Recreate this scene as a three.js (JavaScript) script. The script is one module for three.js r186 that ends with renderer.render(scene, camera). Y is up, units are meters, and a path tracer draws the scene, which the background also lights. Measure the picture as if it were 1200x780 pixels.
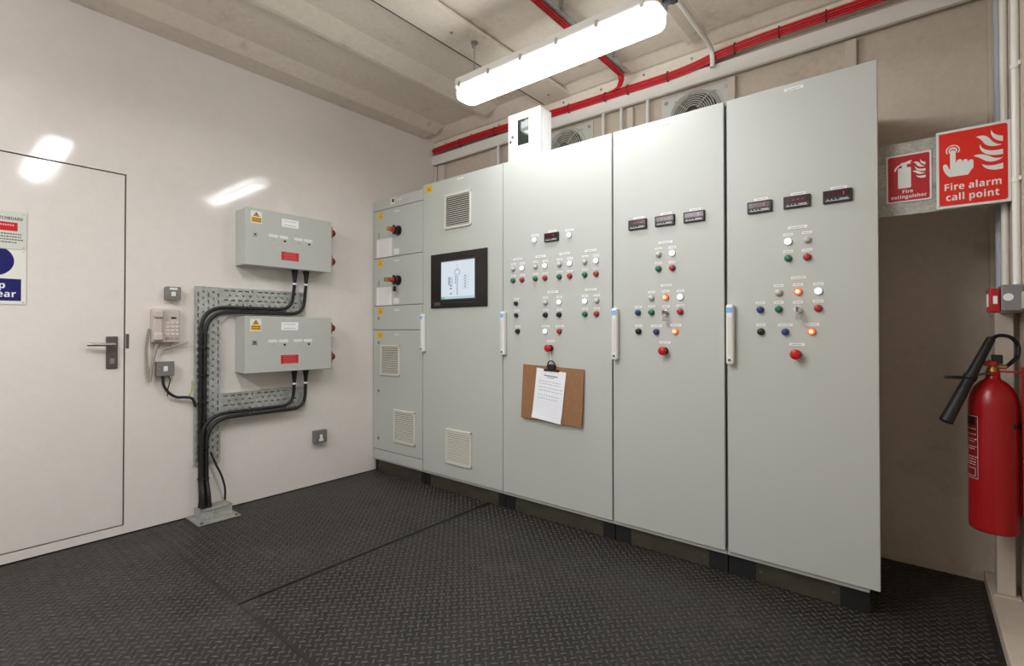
import * as THREE from 'three';
import { RoundedBoxGeometry } from 'three/addons/geometries/RoundedBoxGeometry.js';
import { mergeGeometries } from 'three/addons/utils/BufferGeometryUtils.js';
import { RectAreaLightUniformsLib } from 'three/addons/lights/RectAreaLightUniformsLib.js';

// ---------------------------------------------------------------- camera, lamps, exposure
RectAreaLightUniformsLib.init();
const scene = new THREE.Scene();
scene.background = new THREE.Color(0x000000);
const camera = new THREE.PerspectiveCamera(2 * Math.atan(390 / 581.08) * 180 / Math.PI, 1200 / 780, 0.05, 40);
camera.position.set(3.2644, 1.0811, 2.9596);
camera.rotation.order = 'YXZ';
camera.rotation.set(0.0094, 0.6828, 0);
camera.setViewOffset(1200, 780, 0, 8.5, 1200, 780);
const renderer = new THREE.WebGLRenderer({ antialias: true });
renderer.toneMapping = THREE.LinearToneMapping;
renderer.toneMappingExposure = 1.14;
renderer.shadowMap.enabled = true;
const TUBE = [0.965, 0.98, 1.0];            // colour of the fluorescent tubes, linear
const LAMP_DOWN = 22, LAMP_SIDE = 14, LAMP_GLOW = 10;
const LAMPS = [[1.845, 0.935, .57], [2.02, 2.26, 1.35], [1.45, 3.75, 2.0]];     // centre x, z and output of the light fittings; third added as unseen fill
const ZC = 0.6565, CEIL = 2.723, ROOM_Z = 4.7;

// ---------------------------------------------------------------- helpers
let seed = 7;
const rnd = () => { seed = (seed * 1664525 + 1013904223) >>> 0; return seed / 4294967296; };
const V = (x, y, z) => new THREE.Vector3(x, y, z);
const taken = {};
const numbered = (n) => { const k = taken[n] = (taken[n] ?? -1) + 1; return k ? `${n}_${String(k).padStart(3, '0')}` : n; };
const org = new Map();                      // where each object's own origin stands in the room
function thing(name, label, category, base = [0, 0, 0], group) {
  const g = new THREE.Group(); g.name = numbered(name); g.position.set(...base); scene.add(g); org.set(g, V(...base));
  g.userData = { label, category }; if (group) g.userData.group = group;
  return g;
}
function struct(name, base = [0, 0, 0]) {
  const g = new THREE.Group(); g.name = name; g.position.set(...base); scene.add(g); org.set(g, V(...base));
  g.userData = { kind: 'structure' };
  return g;
}
// geometry given in room coordinates, put under a parent
function part(name, geo, mat, parent) {
  const o = org.get(parent) ?? V(0, 0, 0);
  geo.translate(-o.x, -o.y, -o.z);
  const m = new THREE.Mesh(geo, mat); m.name = name; m.castShadow = m.receiveShadow = true;
  parent.add(m); org.set(m, o.clone()); return m;
}
// a shared geometry (built round its own origin) placed at a room position
function place(name, geo, mat, parent, x, y, z, rot) {
  const o = org.get(parent) ?? V(0, 0, 0);
  const m = new THREE.Mesh(geo, mat); m.name = name; m.castShadow = m.receiveShadow = true;
  m.position.set(x - o.x, y - o.y, z - o.z); if (rot) m.rotation.set(...rot);
  parent.add(m); org.set(m, V(x, y, z)); return m;
}
function single(name, geo, mat, label, category, group, kind) {     // a thing of one mesh
  geo.computeBoundingBox(); const b = geo.boundingBox, c = V((b.min.x + b.max.x) / 2, b.min.y, (b.min.z + b.max.z) / 2);
  geo.translate(-c.x, -c.y, -c.z);
  const m = new THREE.Mesh(geo, mat); m.name = kind === 'structure' ? name : numbered(name); m.position.copy(c); m.castShadow = m.receiveShadow = true;
  scene.add(m); org.set(m, c); m.userData = kind === 'structure' ? { kind } : { label, category }; if (group) m.userData.group = group;
  return m;
}
function uvm(geo) {                          // texture coordinates in metres, by the way each face points
  const g = geo.index ? geo.toNonIndexed() : geo, p = g.attributes.position, n = g.attributes.normal, uv = new Float32Array(p.count * 2);
  for (let i = 0; i < p.count; i++) {
    const ax = Math.abs(n.getX(i)), ay = Math.abs(n.getY(i)), az = Math.abs(n.getZ(i));
    const [u, v] = ax > ay && ax > az ? [p.getZ(i), p.getY(i)] : ay > az ? [p.getX(i), p.getZ(i)] : [p.getX(i), p.getY(i)];
    uv[2 * i] = u; uv[2 * i + 1] = v;
  }
  g.setAttribute('uv', new THREE.BufferAttribute(uv, 2)); return g;
}
function bx(x0, x1, y0, y1, z0, z1, r = 0) {
  const w = x1 - x0, h = y1 - y0, d = z1 - z0;
  const g = r ? new RoundedBoxGeometry(w, h, d, 2, Math.min(r, w / 2.01, h / 2.01, d / 2.01)) : new THREE.BoxGeometry(w, h, d);
  g.translate((x0 + x1) / 2, (y0 + y1) / 2, (z0 + z1) / 2); return uvm(g);
}
const face = (w, h) => new THREE.PlaneGeometry(w, h);
function cyl(r0, r1, len, axis, x, y, z, seg = 20) {                // from the given point along +axis; r0 at the start
  const g = new THREE.CylinderGeometry(r1, r0, len, seg); g.translate(0, len / 2, 0);
  if (axis === 'z') g.rotateX(Math.PI / 2); if (axis === 'x') g.rotateZ(-Math.PI / 2);
  g.translate(x, y, z); return g;
}
function tube(pts, r, seg = 60, rad = 10, tension = 0.5) {
  return new THREE.TubeGeometry(new THREE.CatmullRomCurve3(pts.map((p) => V(...p)), false, 'centripetal', tension), seg, r, rad, false);
}
function bent(pts, rb, r, rad = 10) {        // straight runs joined by round bends
  const P = pts.map((p) => V(...p)), path = new THREE.CurvePath(); let last = P[0];
  for (let i = 1; i < P.length - 1; i++) {
    const a = P[i - 1].clone().sub(P[i]).normalize(), b = P[i + 1].clone().sub(P[i]).normalize(), R = Array.isArray(rb) ? rb[i - 1] : rb;
    const s = P[i].clone().addScaledVector(a, R), e = P[i].clone().addScaledVector(b, R);
    path.add(new THREE.LineCurve3(last, s)); path.add(new THREE.QuadraticBezierCurve3(s, P[i], e)); last = e;
  }
  path.add(new THREE.LineCurve3(last, P[P.length - 1]));
  const out = []; for (const c of path.curves) { const k = c.isLineCurve3 ? 1 : 8; for (let j = 0; j < k; j++) out.push(c.getPoint(j / k)); } out.push(P[P.length - 1]);
  const poly = new THREE.CatmullRomCurve3(out, false, 'centripetal', 0.5);
  return new THREE.TubeGeometry(poly, out.length * 5, r, rad, false);
}
const merge = (gs) => mergeGeometries(gs.map((g) => { const q = g.index ? g.toNonIndexed() : g; for (const k of Object.keys(q.attributes)) if (!['position', 'normal', 'uv'].includes(k)) q.deleteAttribute(k); return q; }));

// ---------------------------------------------------------------- textures
function noiseGrid(n, cells, s) {            // tiling value noise
  let q = s; const r = () => { q = (q * 1103515245 + 12345) & 0x7fffffff; return q / 0x7fffffff; };
  const g = Float32Array.from({ length: cells * cells }, r), o = new Float32Array(n * n);
  for (let y = 0; y < n; y++) for (let x = 0; x < n; x++) {
    const u = x / n * cells, v = y / n * cells, i = u | 0, j = v | 0, f = (t) => t * t * (3 - 2 * t), a = f(u - i), b = f(v - j), I = (i + 1) % cells, J = (j + 1) % cells;
    o[y * n + x] = (g[j * cells + i] * (1 - a) + g[j * cells + I] * a) * (1 - b) + (g[J * cells + i] * (1 - a) + g[J * cells + I] * a) * b;
  }
  return o;
}
function fbm(n, list, s) { const o = new Float32Array(n * n); list.forEach(([c, w], k) => { const g = noiseGrid(n, c, s + k * 91); for (let i = 0; i < o.length; i++) o[i] += g[i] * w; }); return o; }
function dataTex(n, fn, srgb, rep) {
  const d = new Uint8Array(n * n * 4);
  for (let i = 0; i < n * n; i++) { const c = fn(i, i % n, (i / n) | 0); d[4 * i] = c[0]; d[4 * i + 1] = c[1]; d[4 * i + 2] = c[2]; d[4 * i + 3] = 255; }
  const t = new THREE.DataTexture(d, n, n); t.wrapS = t.wrapT = THREE.RepeatWrapping; t.magFilter = THREE.LinearFilter; t.minFilter = THREE.LinearMipmapLinearFilter; t.generateMipmaps = true;
  if (srgb) t.colorSpace = THREE.SRGBColorSpace; t.repeat.set(rep, rep); t.needsUpdate = true; return t;
}
const cl = (v) => Math.max(0, Math.min(255, v));
const N1 = fbm(512, [[4, .4], [9, .3], [31, .2], [90, .1]], 11), N2 = fbm(512, [[64, .5], [160, .5]], 23), N3 = fbm(512, [[6, .5], [20, .3], [60, .2]], 57);
const wallMap = dataTex(512, (i) => { const v = 247 + (N1[i] - .5) * 9 + (N2[i] - .5) * 5; return [cl(v), cl(v - 1), cl(v - 2)]; }, true, 0.5);
const wallRough = dataTex(512, (i) => { const v = 22 + (N3[i] - .5) * 20; return [v, v, v]; }, false, 0.6);
const waveBump = dataTex(512, (i) => { const v = cl(128 + (N1[i] - .5) * 160); return [v, v, v]; }, false, 0.45);
const speckBump = dataTex(512, (i) => { const v = cl(128 + (N2[i] - .5) * 220); return [v, v, v]; }, false, 4);
const dirtMap = dataTex(512, (i) => { const d = Math.max(0, N3[i] - .66) * 90, v = 244 - d + (N2[i] - .5) * 14; return [cl(v), cl(v - d * .12), cl(v - d * .3)]; }, true, 0.7);
const floorMap = dataTex(512, (i) => { const p = N1[i], q = N3[i], v = 168 + (p - .5) * 150 + (N2[i] - .5) * 70 + Math.max(0, q - .66) * 420; return [cl(v + (q - .5) * 26), cl(v), cl(v - (q - .5) * 26)]; }, true, 0.55);
const floorRough = dataTex(512, (i) => { const v = 122 + (N1[i] - .5) * 70 + (N2[i] - .5) * 50; return [v, v, v]; }, false, 0.9);
const zincMap = dataTex(512, (i) => { const v = 212 + (N2[i] - .5) * 50 + (N3[i] - .5) * 60; return [cl(v), cl(v + 1), cl(v - 2)]; }, true, 2.2);
const woodMap = dataTex(256, (i, x, y) => { const v = 214 + (N2[(y * 512 + x * 2) % 262144] - .5) * 46; return [cl(v), cl(v - 6), cl(v - 14)]; }, true, 3);
function canvasTex(w, h, draw) {
  const c = document.createElement('canvas'); c.width = w; c.height = h; draw(c.getContext('2d'), w, h);
  const t = new THREE.CanvasTexture(c); t.colorSpace = THREE.SRGBColorSpace; t.anisotropy = 8; return t;
}

// ---------------------------------------------------------------- materials
const std = (color, roughness = 0.5, o = {}) => new THREE.MeshStandardMaterial({ color, roughness, ...o });
const lin = (r, g, b) => new THREE.Color().setRGB(r, g, b);
const M = {
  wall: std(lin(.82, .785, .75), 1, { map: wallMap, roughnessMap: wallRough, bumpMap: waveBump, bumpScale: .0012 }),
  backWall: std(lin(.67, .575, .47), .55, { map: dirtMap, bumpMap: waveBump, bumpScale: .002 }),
  ceil: std(lin(.86, .78, .66), .5, { map: dirtMap, bumpMap: speckBump, bumpScale: .0003 }),
  door: std(lin(.82, .785, .75), 1, { map: wallMap, roughnessMap: wallRough, bumpMap: waveBump, bumpScale: .001 }),
  gasket: std(lin(.10, .065, .04), .8),
  floor: std(lin(.036, .030, .025), 1, { map: floorMap, roughnessMap: floorRough }),
  tread: std(lin(.125, .107, .091), .34, { map: floorMap }),
  sub: std(lin(.008, .008, .008), .9),
  cab: std(lin(.50, .52, .485), .42, { bumpMap: speckBump, bumpScale: .0002 }),
  cabDark: std(lin(.03, .03, .03), .7),
  white: std(lin(.78, .78, .76), .4),
  whiteGloss: std(lin(.80, .80, .78), .25),
  grille: std(lin(.68, .67, .60), .5),
  plinth: std(lin(.075, .066, .045), .5, { map: zincMap }),
  black: std(lin(.008, .008, .009), .55),
  blackGloss: std(lin(.010, .007, .006), .25),
  rubber: std(lin(.010, .009, .009), .5),
  chrome: std(lin(.6, .6, .6), .22, { metalness: 1 }),
  steel: std(lin(.42, .40, .39), .38, { metalness: 1 }),
  darkSteel: std(lin(.16, .145, .14), .42, { metalness: .8 }),
  zinc: std(lin(.66, .68, .67), .45, { metalness: .35, map: zincMap }),
  zincPlate: std(lin(.58, .57, .53), .45, { metalness: .45, map: zincMap }),
  brass: std(lin(.50, .29, .09), .38, { metalness: 1 }),
  green: std(lin(.005, .15, .075), .3), red: std(lin(.45, .012, .014), .3), blue: std(lin(.012, .035, .20), .3), btnBlack: std(lin(.006, .006, .006), .35),
  lensOff: std(lin(.55, .54, .49), .3), lensWhite: std(lin(.8, .8, .8), .3, { emissive: lin(.85, .9, 1), emissiveIntensity: .95 }),
  lensRed: std(lin(.6, .08, .02), .3, { emissive: lin(1, .13, .035), emissiveIntensity: 1.1 }), filament: std(lin(.9, .6, .3), .3, { emissive: lin(1, .62, .26), emissiveIntensity: 2.2 }),
  stop: std(lin(.50, .008, .006), .3), yellow: std(lin(.85, .46, .012), .5), redPlate: std(lin(.55, .02, .025), .5),
  fireRed: std(lin(.36, .005, .007), .28), cableRed: std(lin(.58, .012, .022), .4), boxGrey: std(lin(.22, .215, .215), .45, { metalness: .3 }), phone: std(lin(.56, .49, .45), .5), phoneKey: std(lin(.64, .60, .56), .5),
  cord: std(lin(.40, .36, .31), .55), blueTag: std(lin(.22, .45, .8), .4), board: std(lin(.43, .225, .11), .65, { map: woodMap }), paper: std(lin(.80, .82, .86), .8),
  glass: std(lin(.02, .025, .02), .06), stud: std(lin(.62, .555, .48), .5), trunk: std(lin(.78, .76, .70), .3), pipeBlue: std(lin(.40, .42, .46), .45), fan: std(lin(.62, .63, .60), .4), fanWire: std(lin(.55, .55, .50), .35),
  lampBody: std(lin(.60, .58, .54), .45), diffuser: std(lin(.9, .9, .88), .3, { emissive: lin(...TUBE), emissiveIntensity: LAMP_GLOW }), earth: std(lin(.45, .42, .05), .5), orange: std(lin(.36, .15, .06), .45), darkRed: std(lin(.14, .008, .008), .35),
};
// rows of tiny print on the small engraved plates (too small to read in the photograph)
const plateTex = (w, lines, ink, paper, bold) => canvasTex(256, Math.max(32, Math.round(256 / w)), (c, W, H) => {
  c.fillStyle = paper; c.fillRect(0, 0, W, H); c.fillStyle = ink;
  for (let l = 0; l < lines; l++) { let x = W * (.12 + rnd() * .06); const y = H * (l + .5) / lines, h = H / lines * (bold ?? .34); while (x < W * .84) { const d = W * (.015 + rnd() * .03); c.fillRect(x, y - h / 2 * (.6 + rnd() * .4), d, h * (.6 + rnd() * .4)); x += d + W * .012; } }
});
const plateMats = [3.4, 3.4, 6].map((w) => std(0xffffff, .5, { map: plateTex(w, 1, '#8a8a88', '#e9e9e6') }));
const noteMat = std(0xffffff, .7, { map: plateTex(.85, 9, '#c2c2c2', '#efefed') });
const boxTagMat = std(0xffffff, .6, { map: plateTex(1.6, 2, '#c4c6c6', '#f6f6f6') }), redTagMat = std(0xffffff, .5, { map: plateTex(2, 4, '#e58a86', '#c01f26', .3) });

// ---------------------------------------------------------------- the room
{ // floor: steel chequer plates with raised treads
  const fl = struct('floor');
  part('sub_floor', bx(-.06, 3.75, -.12, -.012, -.08, ROOM_Z), M.sub, fl);
  const plates = [[.010, 1.1800, -.04, 2.1145], [1.1900, 3.488, -.04, 2.1145], [.010, 2.35, 2.1157, ROOM_Z], [2.354, 3.488, 2.1157, ROOM_Z]];
  for (const [x0, x1, z0, z1] of plates) part('floor_plate', bx(x0, x1, -.012, 0, z0, z1), M.floor, fl);
  const g = new THREE.SphereGeometry(1, 8, 6, 0, Math.PI * 2, 0, Math.PI / 2); g.scale(.0128, .0032, .0046);
  const P = .0262, spots = [], C = Math.SQRT1_2;
  for (let i = -10; i < 330; i++) for (let j = -190; j < 190; j++) {        // lattice turned 45 degrees to the room, every tread square to its neighbours
    const x = .03 + (i - j) * P * C, z = -.02 + (i + j) * P * C; if (x < .02 || z < -.02 || z > 4.6 || x > 3.475 || (z < .60 && x < 3.1) || Math.abs(x - 1.185) < .015 && z < 2.12 || Math.abs(z - 2.115) < .011) continue;
    spots.push([x + (rnd() - .5) * .003, z + (rnd() - .5) * .003, ((i + j) & 1 ? 1 : -1) * Math.PI / 4 + (rnd() - .5) * .16, .75 + rnd() * .5]);
  }
  const im = new THREE.InstancedMesh(g, M.tread, spots.length), m4 = new THREE.Matrix4(), q = new THREE.Quaternion(), up = V(0, 1, 0);
  spots.forEach(([x, z, a, s], k) => { im.setMatrixAt(k, m4.compose(V(x, -.0001, z), q.setFromAxisAngle(up, a), V(1, s, 1))); });
  im.name = 'tread'; im.userData = { kind: 'stuff' }; im.receiveShadow = im.castShadow = true; fl.add(im);
}
{ // left wall with the opening for the door
  const sh = new THREE.Shape([[-.05, .004], [ROOM_Z, .004], [ROOM_Z, 2.80], [-.05, 2.80]].map(([a, b]) => new THREE.Vector2(a, b)));
  const D = [2.2095, 3.10, .046, 1.913];
  sh.holes.push(new THREE.Path([[D[0], D[2]], [D[0], D[3]], [D[1], D[3]], [D[1], D[2]]].map(([a, b]) => new THREE.Vector2(a, b))));
  const g = new THREE.ExtrudeGeometry(sh, { depth: .08, bevelEnabled: false }); g.rotateY(-Math.PI / 2);   // shape x -> z, depth -> -x
  single('wall_left', uvm(g), M.wall, 0, 0, 0, 'structure');
  const d = struct('door_1', [0, D[2], D[0]]);
  part('door_seal', bx(-.075, -.016, D[2], D[3], D[0], D[1]), M.gasket, d);
  part('door_leaf', bx(-.015, -.001, D[2] + .006, D[3] - .006, D[0] + .006, D[1] - .006, .003), M.door, d);
  const hp = part('handle_plate', bx(-.001, .010, .883, 1.05, 2.243, 2.292, .004), M.darkSteel, d);
  part('lever', merge([cyl(.009, .009, .04, 'x', .008, 1.008, 2.267, 14), tube([[.045, 1.008, 2.262], [.047, 1.008, 2.30], [.045, 1.009, 2.345], [.034, 1.010, 2.372]], .0085, 24, 10)]), M.steel, hp);
  part('lock_cylinder', merge([bx(.008, .013, .905, .935, 2.257, 2.277, .002), cyl(.006, .006, .006, 'x', .011, .92, 2.267, 12)]), M.steel, hp);
  part('strike_plate', bx(-.004, .002, .985, 1.062, 2.194, 2.2085), M.darkSteel, d);
}
{ // back wall, studs and skirting
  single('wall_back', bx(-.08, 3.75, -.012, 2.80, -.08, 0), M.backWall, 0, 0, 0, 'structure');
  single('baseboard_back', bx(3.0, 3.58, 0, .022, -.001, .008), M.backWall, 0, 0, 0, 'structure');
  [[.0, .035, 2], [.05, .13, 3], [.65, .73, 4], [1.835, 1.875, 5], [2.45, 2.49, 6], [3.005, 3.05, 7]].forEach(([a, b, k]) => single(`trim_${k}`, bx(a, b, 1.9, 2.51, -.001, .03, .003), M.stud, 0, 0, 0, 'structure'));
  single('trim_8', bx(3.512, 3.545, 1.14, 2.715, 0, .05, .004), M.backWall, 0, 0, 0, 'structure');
}
{ // right wall: lower wall, ledge, post and the upper lining panel
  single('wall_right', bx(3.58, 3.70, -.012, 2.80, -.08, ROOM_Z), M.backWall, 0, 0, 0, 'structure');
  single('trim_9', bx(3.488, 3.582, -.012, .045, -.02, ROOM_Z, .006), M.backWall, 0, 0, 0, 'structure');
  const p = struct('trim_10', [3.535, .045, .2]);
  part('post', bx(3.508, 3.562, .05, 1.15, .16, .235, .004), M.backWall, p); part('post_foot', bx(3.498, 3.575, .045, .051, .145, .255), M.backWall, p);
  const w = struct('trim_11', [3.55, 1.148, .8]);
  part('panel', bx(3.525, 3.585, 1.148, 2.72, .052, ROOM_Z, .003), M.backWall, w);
  part('edge_strip', bx(3.519, 3.5255, 1.148, 1.20, .052, 1.8, .002), M.backWall, w);
}
single('wall_front', bx(-.08, 3.75, -.012, 2.80, ROOM_Z, ROOM_Z + .08), M.wall, 0, 0, 0, 'structure');
{ // pressed steel ceiling with ribs, seen from below
  const c = struct('ceiling', [1.8, CEIL, 2.3]);
  const pr = [[-.05, CEIL], [.16, CEIL], [.27, 2.765], [.69, 2.765], [.70, 2.722], [.73, 2.722], [.85, 2.765], [1.235, 2.765], [1.24, 2.742], [2.26, 2.742], [2.27, 2.70], [2.30, 2.70], [2.38, 2.742], [3.72, 2.742], [3.72, 2.84], [-.05, 2.84]];
  const g = new THREE.ExtrudeGeometry(new THREE.Shape(pr.map(([a, b]) => new THREE.Vector2(a, b))), { depth: ROOM_Z - .15, bevelEnabled: false }); g.translate(0, 0, .155);
  part('roof_sheet', uvm(g), M.ceil, c);
  const hd = new THREE.Shape([[-.01, 2.84], [-.01, 2.64], [.03, 2.64], [.03, 2.715], [.055, 2.715], [.155, 2.765], [.155, 2.84]].map(([a, b]) => new THREE.Vector2(-a, b)));
  const h = new THREE.ExtrudeGeometry(hd, { depth: 3.77, bevelEnabled: false }); h.rotateY(Math.PI / 2); h.translate(-.05, 0, 0);
  part('header', uvm(h), M.ceil, c);
  const st = part('cover_strip', bx(1.20, 1.425, 2.706, 2.728, .05, ROOM_Z - .02, .003), M.ceil, c);
  part('edge_shade', bx(1.196, 1.201, 2.704, 2.722, .05, ROOM_Z - .02), M.cabDark, st);  // dark strip standing in for the shadow line along the cover strip edge
  const bolt = cyl(.009, .009, .004, 'y', 0, -.002, 0, 12);
  for (const z of [.16, .62, 1.08, 1.54]) place('bolt', bolt, M.steel, st, 1.31, 2.705, z);
  const hb = cyl(.008, .008, .006, 'z', 0, 0, 0, 10);
  for (let x = .15; x < 3.4; x += .3) place('bolt', hb, M.steel, c, x, 2.685, .028);
}

// ---------------------------------------------------------------- light fittings
function fitting(cx, cz, power, label) {
  const y0 = 2.385, y1 = 2.447, L = 1.19, W = .15, t = thing('light_fitting', label, 'light', [cx, y0, cz], 'suspended tube light fittings');
  const plan = (l, w, r) => { const s = new THREE.Shape(), a = l / 2, b = w / 2; s.moveTo(-a + r, -b); s.lineTo(a - r, -b); s.absarc(a - r, -b + r, r, -Math.PI / 2, 0); s.lineTo(a, b - r); s.absarc(a - r, b - r, r, 0, Math.PI / 2); s.lineTo(-a + r, b); s.absarc(-a + r, b - r, r, Math.PI / 2, Math.PI); s.lineTo(-a, -b + r); s.absarc(-a + r, -b + r, r, Math.PI, Math.PI * 1.5); return s; };
  const slab = (l, w, r, h, bev) => { const g = new THREE.ExtrudeGeometry(plan(l - 2 * bev, w - 2 * bev, r), { depth: h - 2 * bev, bevelEnabled: true, bevelSize: bev, bevelThickness: bev, bevelSegments: 3, curveSegments: 8 }); g.rotateX(-Math.PI / 2); g.translate(0, bev, 0); return g; };
  const df = slab(L, W, .03, y1 - y0, .02); df.translate(cx, y0, cz); const dm = M.diffuser.clone(); dm.emissiveIntensity = LAMP_GLOW * power; part('diffuser', df, dm, t);
  const bd = slab(L + .012, W + .012, .035, .045, .008); bd.translate(cx, y1 + .001, cz); part('housing', bd, M.lampBody, t);
  const clip = bx(-.009, .009, -.02, .014, -.003, .003, .001);
  for (const s of [-1, 1]) for (const k of [-.5, -.3, -.1, .1, .3, .5]) place('clip', clip, M.chrome, t, cx + k * 1.08, y1 + .004, cz + s * (W / 2 + .007));
  part('cable_gland', merge([cyl(.017, .017, .035, 'x', cx + L / 2 + .004, y1 + .022, cz, 12), bx(cx + L / 2 + .034, cx + L / 2 + .062, y1 + .006, y1 + .04, cz - .017, cz + .017, .004)]), M.black, t);
  part('feed_cable', tube([[cx + L / 2 + .06, y1 + .025, cz], [cx + L / 2 + .11, y1 + .06, cz - .01], [cx + L / 2 + .09, y1 + .17, cz - .03], [cx + L / 2 - .02, y1 + .29, cz - .03]], .004, 30, 6), M.white, t);
  const link = new THREE.TorusGeometry(.009, .0016, 6, 12); link.scale(.62, 1, 1);
  const hook = new THREE.TorusGeometry(.016, .003, 6, 14, Math.PI * 1.5);
  for (const s of [-1, 1]) {
    const hx = cx + s * .50, n = 14; for (let k = 0; k < n; k++) place('chain_link', link, M.steel, t, hx, y1 + .055 + k * .0145, cz, [0, (k & 1) * Math.PI / 2, 0]);
    place('hook', hook, M.steel, t, hx, 2.70 - .012, cz);
    place('ceiling_eye', cyl(.02, .02, .008, 'y', 0, 0, 0, 16), M.steel, t, hx, s < 0 ? 2.698 : 2.734, cz);
  }
  const area = (w, h, I, x, y, z, tx, ty, tz, name) => { const r = new THREE.RectAreaLight(new THREE.Color().setRGB(...TUBE), I, w, h); r.name = name; r.position.set(x, y, z); r.lookAt(tx, ty, tz); scene.add(r); };
  area(1.12, .11, LAMP_DOWN * power, cx, y0 - .003, cz, cx, 0, cz, 'tube_light_down');
  for (const s of [-1, 1]) area(1.12, .045, LAMP_SIDE * power, cx, (y0 + y1) / 2, cz + s * (W / 2 + .003), cx, (y0 + y1) / 2, cz + s * 2, 'tube_light_side');
  return t;
}
fitting(...LAMPS[0], 'lit tube light fitting hanging in front of the grey cabinets');
fitting(...LAMPS[1], 'lit tube light fitting hanging mid room, mirrored in the left wall above the door');
fitting(...LAMPS[2], 'lit tube light fitting hanging at the rear end of the room');  // assumed fitting, added out of view to brighten the room

// ---------------------------------------------------------------- cabinets
const labelGeo = { s: bx(-.018, .018, -.0055, .0055, 0, .0016), m: bx(-.027, .027, -.0055, .0055, 0, .0016), l: bx(-.035, .035, -.0065, .0065, 0, .0016) };
const labelFace = { s: face(.036, .011), m: face(.054, .011), l: face(.07, .013) };
for (const k in labelGeo) { const f = labelFace[k]; f.translate(0, 0, .0017); const b = labelGeo[k]; labelGeo[k] = merge([f]); labelGeo[k + 'b'] = b; }
function labelPlate(c, x, y, size = 's', z = ZC) { const p = place('label_plate', labelGeo[size + 'b'], M.white, c, x, y, z); place('print', labelGeo[size], plateMats[size === 'l' ? 2 : (x * 1000 | 0) & 1], p, x, y, z); return p; }
const bezelGeo = merge([cyl(.0152, .0146, .006, 'z', 0, 0, 0, 24)]);
const capGeo = (() => { const g = new THREE.LatheGeometry([[0, .016], [.0075, .0158], [.0112, .0145], [.0122, .0125], [.0122, 0]].map(([r, h]) => new THREE.Vector2(r, h)).reverse(), 24); g.rotateX(Math.PI / 2); return g; })();
const lensGeo = (() => { const g = new THREE.LatheGeometry([[0, .017], [.006, .0163], [.0105, .0135], [.013, .009], [.0135, 0]].map(([r, h]) => new THREE.Vector2(r, h)).reverse(), 24); g.rotateX(Math.PI / 2); return g; })();
const glowGeo = (() => { const g = new THREE.LatheGeometry([[0, .0185], [.004, .0178], [.0072, .0158], [.0082, .0125]].map(([r, h]) => new THREE.Vector2(r, h)).reverse(), 20); g.rotateX(Math.PI / 2); return g; })();
const stopGeo = (() => { const g = new THREE.LatheGeometry([[0, .040], [.012, .0395], [.0185, .0365], [.0205, .031], [.0185, .024], [.012, .018], [.0115, 0]].map(([r, h]) => new THREE.Vector2(r, h)).reverse(), 28); g.rotateX(Math.PI / 2); return g; })();
const btnLabel = { g: 'green', r: 'red', b: 'blue', k: 'btnBlack' };
function button(c, kind, x, y, lab = 's') {
  if (lab) labelPlate(c, x, y + (kind === 'e' ? .040 : .0285), lab);
  if ('grbk'.includes(kind)) { const b = place('push_button', bezelGeo, kind === 'k' ? M.black : M.darkSteel, c, x, y, ZC); b.userData.label = { g: 'green push button', r: 'red push button', b: 'blue push button', k: 'black push button' }[kind]; place('button_cap', capGeo, M[btnLabel[kind]], b, x, y, ZC + .003); }
  if ('owR'.includes(kind)) {
    const b = place('indicator_lamp', bezelGeo, kind === 'R' ? M.stop : M.steel, c, x, y, ZC); b.userData.label = { o: 'unlit white indicator lamp', w: 'lit white indicator lamp', R: 'glowing orange red indicator lamp' }[kind];
    place('lens', lensGeo, { o: M.lensOff, w: M.lensWhite, R: M.lensRed }[kind], b, x, y, ZC + .002); if (kind === 'R') place('glow', glowGeo, M.filament, b, x, y, ZC + .002);
  }
  if (kind === 's') { const b = place('selector_switch', bezelGeo, M.chrome, c, x, y, ZC); place('selector_knob', merge([cyl(.0125, .012, .008, 'z', 0, 0, .004, 20), bx(-.0035, .0035, -.011, .011, .010, .020, .0015)]), M.btnBlack, b, x, y, ZC + .002, [0, 0, .5]); }
  if (kind === 'e') { const b = place('emergency_stop', cyl(.0175, .017, .007, 'z', 0, 0, 0, 24), M.black, c, x, y, ZC); b.userData.label = 'red mushroom emergency stop button'; place('mushroom_head', stopGeo, M.stop, b, x, y, ZC + .004); }
  if (kind === 'y') {
    const b = place('key_switch', merge([cyl(.0165, .016, .008, 'z', 0, 0, 0, 24), cyl(.0115, .011, .014, 'z', 0, 0, .006, 20)]), M.chrome, c, x, y, ZC); b.userData.label = 'chrome key switch with key left in';
    place('key', merge([bx(-.002, .002, -.006, .006, .018, .034), bx(-.0015, .0015, -.012, .012, .032, .05, .001)]), M.steel, b, x, y, ZC);
    place('key_tag', merge([tube([[0, -.008, .045], [.004, -.018, .044], [.006, -.026, .04]], .0009, 10, 5), bx(-.003, .017, -.042, -.022, .036, .040, .002)]), M.cord, b, x, y, ZC);
  }
}
const ledTex = [0, 1, 2].map((k) => canvasTex(256, 96, (c, W, H) => { c.fillStyle = '#160307'; c.fillRect(0, 0, W, H); c.fillStyle = '#5a0d18'; for (let i = 0; i < 4; i++) c.fillRect(18 + i * 56, 18, 40, 60); c.fillStyle = '#160307'; for (let i = 0; i < 4; i++) { c.fillRect(26 + i * 56, 26, 24, 18); c.fillRect(26 + i * 56, 52, 24, 18); } c.fillStyle = '#ff5a72'; if (k === 1) for (let i = 1; i < 4; i++) c.fillRect(24 + i * 52, 46, 26, 7); else c.fillRect(k ? 186 : 176, 20, 9, 56); }));
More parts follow.
